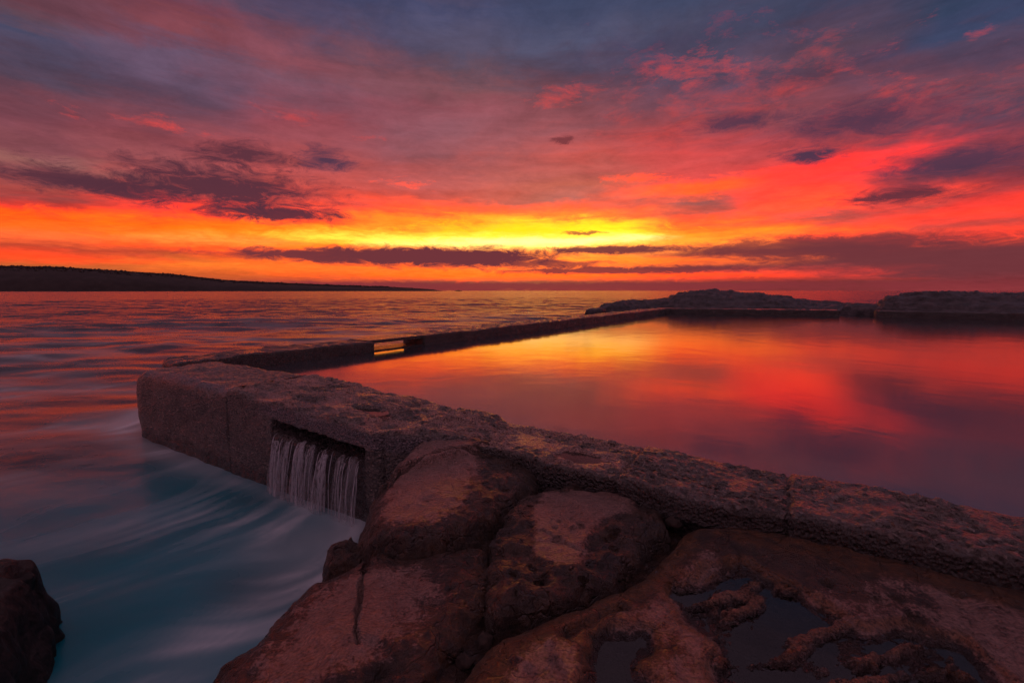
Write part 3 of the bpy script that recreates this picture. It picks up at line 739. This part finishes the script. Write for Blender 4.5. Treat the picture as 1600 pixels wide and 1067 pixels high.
def build_walls():
    # corner section, left of the joint
    def at1(S, Nn, Z, G, rec):
        top = np.clip(G[..., 2], 0, 1) ** 2
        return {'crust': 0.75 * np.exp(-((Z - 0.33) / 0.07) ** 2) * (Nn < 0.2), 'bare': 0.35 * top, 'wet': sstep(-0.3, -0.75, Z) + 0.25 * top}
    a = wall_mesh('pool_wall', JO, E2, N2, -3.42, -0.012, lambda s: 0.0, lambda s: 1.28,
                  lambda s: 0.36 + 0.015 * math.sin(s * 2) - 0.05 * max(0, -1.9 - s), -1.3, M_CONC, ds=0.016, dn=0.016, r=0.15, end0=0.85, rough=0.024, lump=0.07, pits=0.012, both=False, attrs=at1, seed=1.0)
    tag(a, 'rounded concrete corner block of the pool wall jutting into the sea', 'wall', kind='thing')
    # section with the spillway
    def slot(S, Z):
        e = 0.02 * fbm(S * 9, Z * 0 + 3, 0.0, 3)
        tl = 0.115 - 0.045 * (S - 0.95) + e * 0.7; bl = -0.05 - 0.03 * (S - 0.95) + e * 1.6
        return sstep(0.97, 1.02, S) * (1 - sstep(2.48, 2.54, S)) * sstep(bl - 0.012, bl + 0.012, Z) * (1 - sstep(tl - 0.012, tl + 0.012, Z))
    def at2(S, Nn, Z, G, rec):
        top = np.clip(G[..., 2], 0, 1) ** 2 * (Z > 0.1)
        zt = 0.34 - 0.05 * S
        cr = np.exp(-((Z - zt + 0.07) / 0.09) ** 2) * (Nn < 0.35) * sstep(0.5, 1.0, S)
        below = sstep(0.9, 1.0, S) * (1 - sstep(2.5, 2.6, S)) * sstep(-0.05, -0.1, Z)
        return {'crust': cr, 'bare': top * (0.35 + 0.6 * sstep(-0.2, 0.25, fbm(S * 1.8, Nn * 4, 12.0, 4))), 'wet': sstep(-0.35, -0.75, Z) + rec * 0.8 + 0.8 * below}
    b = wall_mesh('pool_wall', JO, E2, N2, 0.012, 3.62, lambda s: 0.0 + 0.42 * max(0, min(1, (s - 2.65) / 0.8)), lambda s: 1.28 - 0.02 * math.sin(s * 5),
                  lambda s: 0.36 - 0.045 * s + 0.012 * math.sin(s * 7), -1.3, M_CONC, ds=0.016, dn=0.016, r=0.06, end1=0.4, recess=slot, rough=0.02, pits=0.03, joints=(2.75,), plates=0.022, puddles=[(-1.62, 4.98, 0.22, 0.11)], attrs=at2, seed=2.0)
    tag(b, 'concrete pool wall section with the overflow slot above the waterfall', 'wall', kind='thing')
    # long low section running along the rock platform
    def at3(S, Nn, Z, G, rec):
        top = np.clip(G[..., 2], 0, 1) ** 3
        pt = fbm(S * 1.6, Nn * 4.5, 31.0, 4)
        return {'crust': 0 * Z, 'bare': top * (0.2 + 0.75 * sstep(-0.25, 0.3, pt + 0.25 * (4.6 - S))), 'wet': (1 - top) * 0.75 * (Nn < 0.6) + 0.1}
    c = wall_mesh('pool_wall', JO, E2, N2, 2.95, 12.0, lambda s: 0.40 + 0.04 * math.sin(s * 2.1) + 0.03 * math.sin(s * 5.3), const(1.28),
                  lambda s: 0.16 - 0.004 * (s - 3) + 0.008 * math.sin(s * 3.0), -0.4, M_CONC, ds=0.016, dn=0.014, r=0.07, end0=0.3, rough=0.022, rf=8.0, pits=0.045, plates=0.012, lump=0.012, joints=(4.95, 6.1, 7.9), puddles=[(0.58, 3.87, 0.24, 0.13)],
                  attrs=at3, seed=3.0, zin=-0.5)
    tag(c, 'long low pitted pool wall running beside the rock platform', 'wall', kind='thing')
    for cx, cy, rx, ry, z in ((-1.62, 4.98, 0.3, 0.16, 0.262), (0.58, 3.87, 0.32, 0.18, 0.137)):
        th = np.linspace(0, 2 * math.pi, 25)[:-1]
        me = bpy.data.meshes.new('puddle')
        me.from_pydata([(cx + E2[0] * rx * math.cos(t) + N2[0] * ry * math.sin(t), cy + E2[1] * rx * math.cos(t) + N2[1] * ry * math.sin(t), z) for t in th], [], [tuple(range(24))])
        me.materials.append(M_PUDDLE)
        o = bpy.data.objects.new('puddle', me); COL.objects.link(o)
        tag(o, kind='structure')
    # seaward wall, with a slab-covered opening
    LO = np.array([-5.97, 8.70]); LE = np.array([0.590, 0.807]); LN = np.array([0.807, -0.590])
    root = empty('pool_wall', (LO[0], LO[1], SEA_Z))
    inv = root.location.copy()
    def at4(S, Nn, Z, G, rec):
        top = np.clip(G[..., 2], 0, 1) ** 3
        return {'crust': 0 * Z, 'bare': 0.1 * top, 'wet': 0.55 + 0.2 * (1 - top) + 0.9 * top * sstep(0.05, 0.3, fbm(S * 1.2, Nn * 3, 0.0, 3))}
    def zt(s): return 0.275 + 0.012 * math.sin(s * 1.3) + 0.004 * s
    parts = [
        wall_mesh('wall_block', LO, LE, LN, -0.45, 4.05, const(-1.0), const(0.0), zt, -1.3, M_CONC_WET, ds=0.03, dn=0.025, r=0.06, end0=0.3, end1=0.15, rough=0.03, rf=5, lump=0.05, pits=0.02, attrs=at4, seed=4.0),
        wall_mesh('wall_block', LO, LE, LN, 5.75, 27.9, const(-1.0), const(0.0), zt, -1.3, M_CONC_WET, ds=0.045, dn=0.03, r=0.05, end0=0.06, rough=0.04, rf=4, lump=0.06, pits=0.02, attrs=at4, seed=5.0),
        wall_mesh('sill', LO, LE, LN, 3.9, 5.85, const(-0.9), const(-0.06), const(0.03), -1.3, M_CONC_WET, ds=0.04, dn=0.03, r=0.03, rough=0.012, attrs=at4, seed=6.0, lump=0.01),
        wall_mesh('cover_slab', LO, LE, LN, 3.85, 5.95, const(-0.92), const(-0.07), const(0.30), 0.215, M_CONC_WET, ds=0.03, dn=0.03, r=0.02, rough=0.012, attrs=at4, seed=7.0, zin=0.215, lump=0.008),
    ]
    for p in parts:
        p.parent = root
        p.location = -inv
    tag(root, 'long dark seaward pool wall with a slab-covered opening', 'wall', kind='thing')
    # far wall in two lengths with a gap
    def at5(S, Nn, Z, G, rec):
        return {'crust': 0 * Z, 'bare': 0.2 * np.clip(G[..., 2], 0, 1), 'wet': 0.6 + 0 * Z}
    for (p, q, lab) in (((10.1, 31.6), (20.5, 28.5), 'dark far pool wall before the humped outcrop'),
                        ((22.1, 27.6), (40.0, 17.6), 'dark far pool wall before the flat-topped outcrop')):
        p = np.array(p); q = np.array(q); e = (q - p) / np.linalg.norm(q - p); n = np.array([-e[1], e[0]])
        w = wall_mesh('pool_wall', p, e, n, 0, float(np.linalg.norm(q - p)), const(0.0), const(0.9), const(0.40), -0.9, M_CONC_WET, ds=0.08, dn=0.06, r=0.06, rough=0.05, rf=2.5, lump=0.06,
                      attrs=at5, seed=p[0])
        tag(w, lab, 'wall', kind='thing')
build_walls()

# ------------------------------------------------------------------ waterfall over the spillway
def build_waterfall():
    base = JO + E2 * 1.55
    root = empty('waterfall', (base[0], base[1], SEA_Z))
    tag(root, 'thin white strands of water falling from the overflow slot', 'waterfall')
    rg = np.random.default_rng(5)
    spots = []
    for c, dens in ((1.07, 1.0), (1.28, .7), (1.56, 1.0), (1.72, .5), (1.93, .95), (2.2, .4), (2.38, .35)):     # gathered in uneven bunches
        spots.append((c, rg.uniform(.09, .13), .5 * dens + .1))
        for k in range(int(4 + 7 * dens)):
            spots.append((float(np.clip(c + rg.normal(0, .075), 1.02, 2.46)), rg.uniform(.004, .014), rg.uniform(.7, 1.5) * (0.5 + 0.5 * dens)))
    for s, w, body in spots:
        n = 26
        t = np.linspace(0, 1, n)
        z0 = -0.045 - 0.02 * (s - 0.95) - rg.uniform(-0.01, 0.06); z = z0 - (z0 - SEA_Z + 0.03) * t ** 1.25
        drift = rg.uniform(-0.03, 0.03); push = rg.uniform(0.03, 0.09)
        nn = 0.05 - (0.07 + push) * np.sqrt(np.clip(t * 1.1, 0, 1)) - 0.02
        sc = s + drift * t ** 2 + 0.006 * np.sin(t * 9 + s * 40)
        wd = w * (0.35 + 1.0 * t ** 0.7) * 0.8
        ring = np.linspace(0, 2 * math.pi, 8, endpoint=False)
        S = sc[:, None] + wd[:, None] * np.cos(ring)[None]; Nn = nn[:, None] + wd[:, None] * 0.35 * np.sin(ring)[None]
        Zz = z[:, None] + 0 * S
        X = JO[0] + E2[0] * S + N2[0] * Nn - base[0]; Y = JO[1] + E2[1] * S + N2[1] * Nn - base[1]
        i = np.arange(n * 8).reshape(n, 8)
        f = np.stack([i[:-1], np.roll(i[:-1], -1, 1), np.roll(i[1:], -1, 1), i[1:]], -1).reshape(-1, 4)
        bd = body * np.repeat(1.15 - 0.75 * t[:, None] ** 0.8, 8, 1) + 0.2 * np.repeat(sstep(0.8, 1.0, t)[:, None], 8, 1) * body
        mesh_object('water_strand', np.stack([X, Y, Zz - SEA_Z], -1).reshape(-1, 3), f, M_FALL, root, attrs={'body': bd.ravel()})
build_waterfall()

# ------------------------------------------------------------------ shore rocks
A_POLY = [(-1.16, 3.6), (-1.06, 4.2), (-0.86, 4.5), (-0.5, 4.56), (0.0, 4.18), (0.24, 3.86), (0.05, 3.4), (-0.14, 3.08), (-0.33, 2.84), (-0.55, 2.72), (-0.9, 2.74), (-1.08, 2.95), (-1.16, 3.25)]
NUB_POLY = [(-1.22, 3.3), (-1.06, 3.2), (-0.95, 2.86), (-1.1, 2.72), (-1.28, 2.78), (-1.32, 3.08)]
B_POLY = [(-1.26, 2.66), (-0.98, 2.72), (-0.72, 2.74), (-0.52, 2.72), (-0.34, 2.82), (-0.19, 2.78), (-0.14, 2.36), (-0.22, 2.12), (-0.33, 1.95), (-0.36, 1.4), (-0.6, 0.9), (-1.5, 0.9), (-1.58, 1.6), (-1.5, 2.1), (-1.38, 2.45)]
C_POLY = [(-0.1, 2.86), (0.08, 3.33), (0.3, 3.6), (0.62, 3.6), (0.95, 3.42), (1.1, 3.16), (1.04, 2.97), (0.85, 2.78), (0.57, 2.45), (0.34, 2.29), (0.18, 2.22), (0.05, 2.16), (-0.08, 2.12), (-0.13, 2.5)]
D_POLY = [(-0.27, 1.72), (-0.19, 1.93), (-0.05, 2.08), (0.2, 2.19), (0.59, 2.41), (0.9, 2.68), (1.14, 2.94), (1.3, 3.2), (2.0, 2.9), (3.0, 2.3), (5.2, 0.9), (5.2, -1.6), (-1.2, -1.6), (-0.8, 0.8), (-0.4, 1.3)]
A_BARE = [(-0.99, 3.9), (-0.82, 4.4), (-0.55, 4.43), (-0.29, 4.05), (-0.3, 3.67), (-0.35, 3.31), (-0.34, 3.1), (-0.48, 2.95), (-0.58, 2.88), (-0.83, 2.88), (-0.94, 3.0), (-0.97, 3.3)]
B_BARE = [(-1.11, 2.35), (-0.98, 2.58), (-0.62, 2.6), (-0.41, 2.48), (-0.38, 2.31), (-0.46, 2.17), (-0.49, 1.99), (-0.68, 1.85), (-0.8, 1.6), (-1.1, 1.5), (-1.16, 1.92), (-1.14, 2.17)]
C_BARE = [(0.24, 3.43), (0.7, 3.46), (0.92, 3.38), (0.91, 3.16), (0.64, 2.98), (0.52, 2.81), (0.39, 2.47), (0.26, 2.47), (0.12, 2.56), (0.15, 2.85), (0.14, 3.12)]
P1 = [(0.91, 2.5), (1.03, 2.41), (1.18, 2.54), (1.39, 2.6), (1.46, 2.45), (1.57, 2.37), (1.64, 2.21), (1.68, 2.05), (1.92, 2.06), (2.12, 1.97), (2.05, 1.6), (1.6, 1.35), (0.9, 1.35), (0.8, 1.6), (0.93, 1.95), (0.84, 2.14), (0.82, 2.3)]
P2 = [(0.25, 1.5), (0.3, 1.89), (0.42, 2.03), (0.6, 2.1), (0.68, 2.03), (0.66, 1.93), (0.58, 1.82), (0.6, 1.5)]
A_CRACK = [(-1.05, 3.35), (-0.9, 3.72), (-0.65, 4.02), (-0.42, 4.1), (-0.22, 4.02)]
B_CRACK = [(-0.9, 2.7), (-0.86, 2.42), (-0.81, 2.26), (-0.77, 2.07), (-0.72, 1.97)]
TROUGH = [(0.25, 1.99), (0.38, 2.09), (0.48, 2.17), (0.57, 2.2)]

def patch(X, Y, poly, soft=0.05, warp=0.04, seed=0.0):
    d = sdist(X + warp * fbm(X * 7, Y * 7, seed, 3), Y + warp * fbm(X * 7, Y * 7, seed + 5, 3), poly)
    return sstep(-soft, soft, d)

def crack(X, Y, line, width, depth, seed=0.0):
    j = 0.02 * fbm(X * 9, Y * 9, seed, 3)
    return -depth * np.exp(-(ldist(X + j, Y - j, line) / width) ** 2)

def build_rocks():
    def a_top(X, Y, d):
        z = 0.10 - 0.09 * (X + 0.55) ** 2 * 1.2 - 0.02 * (3.6 - Y) + 0.035 * fbm(X * 2, Y * 2, 3.0, 3) + 0.008 * fbm(X * 12, Y * 12, 1.0, 3) + 0.022 * fbm(X * 5, Y * 5, 4.0, 4) * (1 - patch(X, Y, A_BARE))
        side = sstep(-0.02, 0.06, Y - (3.72 + 0.75 * (X + 0.85)))
        return z + crack(X, Y, A_CRACK, 0.017, 0.11) + 0.06 * side
    def a_at(X, Y, Z, d, N):
        return {'bare': patch(X, Y, A_BARE, 0.16, 0.10), 'orange_tone': 0.35 * sstep(0.2, 0.0, d), 'wet': 0 * X + 0.1 + 0.6 * sstep(-0.3, -0.6, Z)}
    o = rock_field('boulder', A_POLY, np.arange(-1.75, 0.62, 0.009), np.arange(2.35, 4.95, 0.010), a_top,
                   lambda X, Y: 0.13 + 0.25 * sstep(-0.7, -1.1, X), lambda X, Y: 0.12 + 0.4 * sstep(-0.7, -1.1, X), M_ROCK, attrs=a_at, rough=0.045, blocky=0.045, grow=0.03, seed=1.0)
    tag(o, 'large domed boulder with a curved crack beside the waterfall', 'boulder')
    o = rock_field('boulder', NUB_POLY, np.arange(-1.75, -0.65, 0.009), np.arange(2.4, 3.7, 0.009),
                   lambda X, Y, d: -0.17 + 0.04 * fbm(X * 4, Y * 4, 2.0, 4), 0.16, 0.2, M_ROCK, attrs=lambda X, Y, Z, d, N: {'bare': 0 * X, 'orange_tone': 0 * X + 0.3, 'wet': 0.5 * sstep(-0.3, -0.6, Z)}, rough=0.05, blocky=0.07, seed=2.0)
    tag(o, 'small dark brown boulder wedged between two larger ones above the water', 'boulder')
    def b_top(X, Y, d):
        z = -0.03 - 0.22 * np.maximum(0, -0.75 - X) ** 1.6 - 0.06 * (2.3 - Y) ** 2 + 0.03 * fbm(X * 2.3, Y * 2.3, 9.0, 3) + 0.006 * fbm(X * 14, Y * 14, 1.0, 3) + 0.03 * fbm(X * 5, Y * 5, 4.0, 4) * (1 - patch(X, Y, B_BARE, 0.09, 0.07))
        return z + crack(X, Y, B_CRACK, 0.0075, 0.04, 4.0)
    def b_at(X, Y, Z, d, N):
        return {'bare': 0.95 * patch(X, Y, B_BARE, 0.2, 0.12), 'orange_tone': 0.35 * sstep(0.25, 0.05, d) + 0.15, 'wet': 0.05 + 0.6 * sstep(-0.35, -0.65, Z)}
    o = rock_field('boulder', B_POLY, np.arange(-2.0, 0.1, 0.008), axis((0.6, 1.5, 0.03), (1.5, 3.0, 0.008)), b_top,
                   lambda X, Y: 0.13 + 0.25 * sstep(-0.8, -1.2, X), lambda X, Y: 0.11 + 0.35 * sstep(-0.8, -1.2, X), M_ROCK, attrs=b_at, rough=0.045, blocky=0.045, grow=0.03, seed=3.0)
    tag(o, 'broad boulder split by a thin straight crack, sloping down to the sea', 'boulder')
    def c_top(X, Y, d):
        z = 0.04 - 0.05 * (X - 0.4) ** 2 + 0.02 * fbm(X * 2.5, Y * 2.5, 5.0, 3) + 0.006 * fbm(X * 13, Y * 13, 6.0, 3) + (0.035 * fbm(X * 5, Y * 5, 4.0, 5) - 0.012) * (1 - patch(X, Y, C_BARE, 0.02, 0.03))
        pits = -0.02 * sstep(0.3, 0.1, worley(X * 11, Y * 11, 2)) * sstep(0.0, 0.2, fbm(X * 4, Y * 4, 2.0, 2))
        return z + pits + crack(X, Y, [(0.2, 2.85), (0.32, 2.7), (0.45, 2.58)], 0.012, 0.018)
    def c_at(X, Y, Z, d, N):
        return {'bare': patch(X, Y, C_BARE, 0.08, 0.06), 'orange_tone': 0.25 + 0 * X, 'wet': 0.12 + 0 * X}
    o = rock_field('boulder', C_POLY, np.arange(-0.45, 1.45, 0.008), np.arange(1.85, 3.95, 0.008), c_top, 0.14, 0.07, M_ROCK, attrs=c_at, rough=0.045, blocky=0.045, grow=0.03, seed=4.0)
    tag(o, 'dark weathered boulder with a sharp-edged pale bare patch on top', 'boulder')
    # the platform with tide pools
    def basins(X, Y):
        j = 0.09 * fbm(X * 4, Y * 4, 33.0, 4); k = 0.09 * fbm(X * 4, Y * 4, 37.0, 4)
        d1 = sdist(X + j, Y + k, P1); d2 = sdist(X + j, Y + k, P2)
        return d1, d2
    def d_top(X, Y, d):
        z = -0.01 + 0.03 * fbm(X * 1.1, Y * 1.1, 2.0, 3) + 0.004 * fbm(X * 16, Y * 16, 7.0, 3)
        st = fbm(X * 1.9, Y * 1.9, 12.0, 4) * 3.0
        z = z + 0.010 * (np.floor(st) + sstep(0.72, 1.0, st - np.floor(st)))
        z = z - 0.05 * np.maximum(0, 1.9 - Y) * 0.2
        z = z + 0.035 * sstep(-0.35, 0.3, (X - JO[0]) * N2[0] + (Y - JO[1]) * N2[1])
        d1, d2 = basins(X, Y)
        isl = fbm((X * 0.8 + Y * 0.5) * 1.5, (Y - X * 0.35) * 3.4, 50.0, 5, 0.62, True) + 0.25 * fbm(X * 2.2, Y * 2.2, 81.0, 2)
        z1 = -0.062 + 0.04 * sstep(0.68, 0.84, isl) + 0.026 * fbm(X * 4, Y * 5, 3.0, 5, 0.55) + 0.008 * fbm(X * 24, Y * 24, 3.0, 3)
        z = z + (z1 - z) * sstep(-0.05, 0.09, d1)
        z = z + (-0.066 + 0.03 * fbm(X * 6, Y * 6, 8.0, 4) - z) * sstep(-0.04, 0.08, d2)
        z = z + (-0.06 - z) * np.exp(-(ldist(X, Y, [(1.16, 3.1), (1.4, 3.0)]) / 0.06) ** 2)
        z = z + 0.014 * np.exp(-((d1 + 0.02) / 0.02) ** 2) * sstep(-0.1, 0.4, fbm(X * 5, Y * 5, 70.0, 2))
        z = z - 0.05 * np.exp(-(ldist(X, Y, TROUGH) / 0.035) ** 2)
        z = z - 0.02 * sstep(0.28, 0.1, worley(X * 5.5, Y * 5.5, 8)) * sstep(0.05, 0.25, fbm(X * 1.7, Y * 1.7, 90.0, 2))
        return z
    def d_at(X, Y, Z, d, N):
        d1, d2 = basins(X, Y)
        dm = np.maximum(d1, d2)
        rim = np.exp(-((dm + 0.01) / 0.035) ** 2)  # orange pool rims: algae colour with the glow's glints painted in
        low = sstep(-0.035, -0.06, Z)
        s3 = (X - JO[0]) * N2[0] + (Y - JO[1]) * N2[1]
        bare = 0.85 * sstep(-0.35, 0.05, fbm(X * 1.8, Y * 1.8, 61.0, 4)) * sstep(0.1, 0.3, d) * (1 - sstep(0.12, 0.28, s3)) * (1 - low)
        orange_tone = 0.7 * (d1 > 0.03) * sstep(-0.06, -0.03, Z) + 0.75 * sstep(0.3, 0.12, d) * (Y < 3.05) * (X < 1.2) + 0.75 * rim + 0.55 * sstep(0.05, 0.22, s3) + 0.1
        return {'bare': bare, 'orange_tone': orange_tone * (1 - 0.85 * sstep(0.0, 0.06, dm) * sstep(-0.03, -0.045, Z)), 'wet': sstep(-0.03, 0.05, dm) * (0.45 + 0.5 * sstep(-0.03, -0.05, Z))}
    o = rock_field('rock_platform', D_POLY, axis((-1.4, -0.4, 0.05), (-0.4, 2.9, 0.0085), (2.9, 5.4, 0.04)), axis((-1.8, 1.55, 0.05), (1.55, 3.3, 0.0085)), d_top, 0.26, 0.16,
                   M_ROCK, attrs=d_at, rough=0.025, seed=5.0, warp=0.04)
    tag(o, kind='structure')
    # bed below the crevices
    bed = [(-1.2, 0.4), (-1.15, 3.2), (-1.0, 4.4), (-0.3, 4.75), (1.3, 3.6), (5, 1.2), (5, -1.5), (-1, -1.5)]
    o = rock_field('rock_bed', bed, np.arange(-1.6, 5.1, 0.03), np.arange(-1.6, 4.9, 0.03), lambda X, Y, d: -0.13 + 0.07 * fbm(X * 5, Y * 5, 1.0, 5) - 0.12 * sstep(-0.6, -1.0, X), 0.3, 0.3, M_ROCK,
                   attrs=lambda X, Y, Z, d, N: {'bare': 0 * X, 'orange_tone': 0.25 + 0 * X, 'wet': 0.25 + 0 * X}, rough=0.04, blocky=0.04, seed=6.0)
    tag(o, kind='structure')
    # tide pools
    def sheet(name, poly, z, grow):
        P = np.array(poly); c = P.mean(0)
        P = c + (P - c) * grow
        me = bpy.data.meshes.new(name)
        me.from_pydata([(x, y, z) for x, y in P], [], [tuple(range(len(P)))[::-1]])
        me.materials.append(M_PUDDLE)
        o = bpy.data.objects.new(name, me); COL.objects.link(o)
        tag(o, kind='structure')
    sheet('tide_pool', P1, -0.058, 1.12)
    sheet('tide_pool', P2, -0.058, 1.12)
    sheet('tide_pool', [(1.08, 3.14), (1.2, 3.18), (1.48, 3.02), (1.42, 2.93), (1.2, 3.0)], -0.03, 1.0)
    # layered black rock standing in the sea
    poly = [(-4.1, 3.0), (-3.6, 3.0), (-3.15, 2.86), (-2.96, 2.6), (-2.78, 2.25), (-2.7, 1.6), (-2.85, 1.1), (-4.0, 1.0), (-4.7, 1.8), (-4.6, 2.7)]
    def l_top(X, Y, d):
        t = 5.0 * (-0.1 + 0.16 * fbm(X * 1.6, Y * 1.6, 2.0, 4)) + 0.5 * fbm(X * 3, Y * 3, 6.0, 3)
        return (np.floor(t) + sstep(0.6, 1.0, t - np.floor(t))) / 5.0 + 0.08
    o = rock_field('sea_rock', poly, np.arange(-5.0, -2.3, 0.012), np.arange(0.8, 3.4, 0.012), l_top, 0.2, 0.2, M_BLACK, rough=0.10, rf=4.5, slope=5.0, seed=9.0, blocky=0.12)
    tag(o, 'jagged black rock standing alone in the sea away from the pool', 'rock')
build_rocks()

# ------------------------------------------------------------------ outcrops beyond the pool
def build_outcrops():
    def field(name, prof, ya, yb, label, step, zedge, seed):
        """prof: bearing tangent -> crest height; the crest runs between the near line ya and the far line yb"""
        us = np.arange(prof[0][0], prof[-1][0], step)
        ts = np.linspace(0, 1, 70)
        U, T = np.meshgrid(us, ts, indexing='ij')
        na = np.interp(us, [p[0] for p in ya], [p[1] for p in ya])[:, None]
        nb = np.interp(us, [p[0] for p in yb], [p[1] for p in yb])[:, None]
        Yy = na + (nb - na) * T; X = U * Yy
        crest = np.interp(us, [p[0] for p in prof], [p[1] for p in prof])[:, None]
        sh = np.clip(np.sin(np.pi * np.clip(T * 0.95 + 0.03, 0, 1)), 0, 1) ** 0.6
        Z = zedge + (crest - zedge) * sh
        ter = Z * 3.2 + 0.9 * fbm(X * 0.35, Yy * 0.35, seed, 3)
        Z = (np.floor(ter) + sstep(0.55, 1.0, ter - np.floor(ter)) - 0.9 * fbm(X * 0.35, Yy * 0.35, seed, 3)) / 3.2 * 0.75 + Z * 0.25
        Z = Z - 0.2 + 0.2 * fbm(X * 0.8, Yy * 0.8, seed + 3, 5, 0.6) + 0.26 * fbm(X * 1.3, Yy * 1.3, seed + 9, 5, 0.65, True) * sh
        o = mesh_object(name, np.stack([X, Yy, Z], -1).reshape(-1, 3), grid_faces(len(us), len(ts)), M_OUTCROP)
        tag(o, label, 'outcrop')
    field('rock_outcrop', [(0.165, -0.6), (0.18, 0.35), (0.205, 0.75), (0.24, 0.95), (0.30, 0.93), (0.34, 1.15), (0.36, 1.45), (0.40, 1.72), (0.445, 1.80), (0.48, 1.6), (0.54, 1.5), (0.60, 1.25), (0.65, 0.95), (0.72, 0.8), (0.78, 0.62), (0.82, 0.3), (0.85, -0.5)],
          [(0.16, 30.0), (0.3, 33.2), (0.36, 32.8), (0.7, 30.2), (0.85, 29.0)], [(0.16, 34), (0.3, 40), (0.45, 44), (0.85, 38)], 'humped dark rock outcrop behind the far end of the pool', 0.0022, -0.5, 2.0)
    field('rock_outcrop', [(0.785, -0.6), (0.80, 0.85), (0.815, 1.25), (0.85, 1.5), (0.92, 1.72), (0.98, 1.6), (1.05, 1.55), (1.13, 1.5), (1.3, 1.45), (1.6, 1.2), (2.0, 0.8)],
          [(0.78, 29.0), (1.1, 24.5), (1.6, 20.5), (2.0, 18.0)], [(0.78, 34.0), (1.1, 32.5), (1.6, 29), (2.0, 26)], 'flat-topped layered rock outcrop ending in an abrupt low cliff', 0.0025, -0.5, 6.0)
    # low rock showing in the gap and the lone boulder by the seaward wall
    o = rock_field('sea_rock', [(22.2, 31.0), (24.5, 29.6), (26.2, 29.8), (26.0, 31.5), (23.5, 32.6)], np.arange(21, 28, 0.1), np.arange(28.5, 34, 0.1), lambda X, Y, d: 0.75 + 0.2 * fbm(X * 0.9, Y * 0.9, 4.0, 4), 1.0, 0.8, M_OUTCROP, rough=0.15, rf=1.6, warp=0.2, wf=1.0, seed=3.0, slope=3)
    tag(o, 'low rounded rock between the two outcrops behind the gap', 'rock')
    o = rock_field('sea_rock', [(4.6, 28.5), (5.4, 28.2), (6.0, 28.9), (5.6, 29.8), (4.8, 29.6)], np.arange(4, 7, 0.06), np.arange(27.4, 30.6, 0.06), lambda X, Y, d: 0.52 + 0.1 * fbm(X * 2, Y * 2, 4.0, 3), 0.4, 0.35, M_OUTCROP, rough=0.08, rf=2.0, warp=0.1, wf=1.5, seed=5.0, slope=4)
    tag(o, 'small squarish rock against the outside of the seaward wall', 'rock')
build_outcrops()

# ------------------------------------------------------------------ loose stones
def build_stones():
    def stone(x, y, z, r, label, seed):
        u = np.linspace(0, 2 * math.pi, 17)[:-1]; v = np.linspace(-math.pi / 2, math.pi / 2, 10)
        U, Vv = np.meshgrid(u, v, indexing='ij')
        px, py, pz = np.cos(U) * np.cos(Vv), np.sin(U) * np.cos(Vv), np.sin(Vv)
        k = 1 + 0.9 * fbm(px * 1.3 + seed, py * 1.3, pz * 1.3, 3)
        P = np.stack([px * k * 1.15, py * k * 0.9, pz * k * 0.7], -1).reshape(-1, 3) * r
        i = np.arange(16 * 10).reshape(16, 10)
        f = np.stack([i[:, :-1], np.roll(i, -1, 0)[:, :-1], np.roll(i, -1, 0)[:, 1:], i[:, 1:]], -1).reshape(-1, 4)
        o = mesh_object('stone', P, f, M_STONE)
        o.location = (x, y, z)
        o.rotation_euler = (0, 0, seed)
        tag(o, label, 'stone', 'loose stones')
    stone(0.61, 2.5, -0.07, 0.032, 'small round stone resting on the slope below the pale-patched boulder', 1.0)
    stone(1.14, 3.06, -0.03, 0.05, 'dark stone at the edge of the puddle under the low wall', 2.0)
    stone(0.47, 3.64, 0.04, 0.02, 'tiny pale upright stone at the wall foot behind the pale-patched boulder', 3.0)
    stone(-0.26, 2.9, -0.1, 0.045, 'brown stone lodged where the crevice forks between three boulders', 4.0)
    stone(-0.135, 2.5, -0.13, 0.035, 'dark stone wedged in the straight narrow crevice between two boulders', 5.7)
    stone(-0.14, 2.07, -0.12, 0.045, 'rounded brown stone where the crevice meets the rock platform', 7.4)
    stone(-0.22, 1.95, -0.12, 0.04, 'dark stone in the crevice beside the cracked boulder and the platform', 9.1)
    stone(1.27, 2.66, 0.0, 0.018, 'little dark pebble on bare rock beside the tide pool', 11.0)
build_stones()
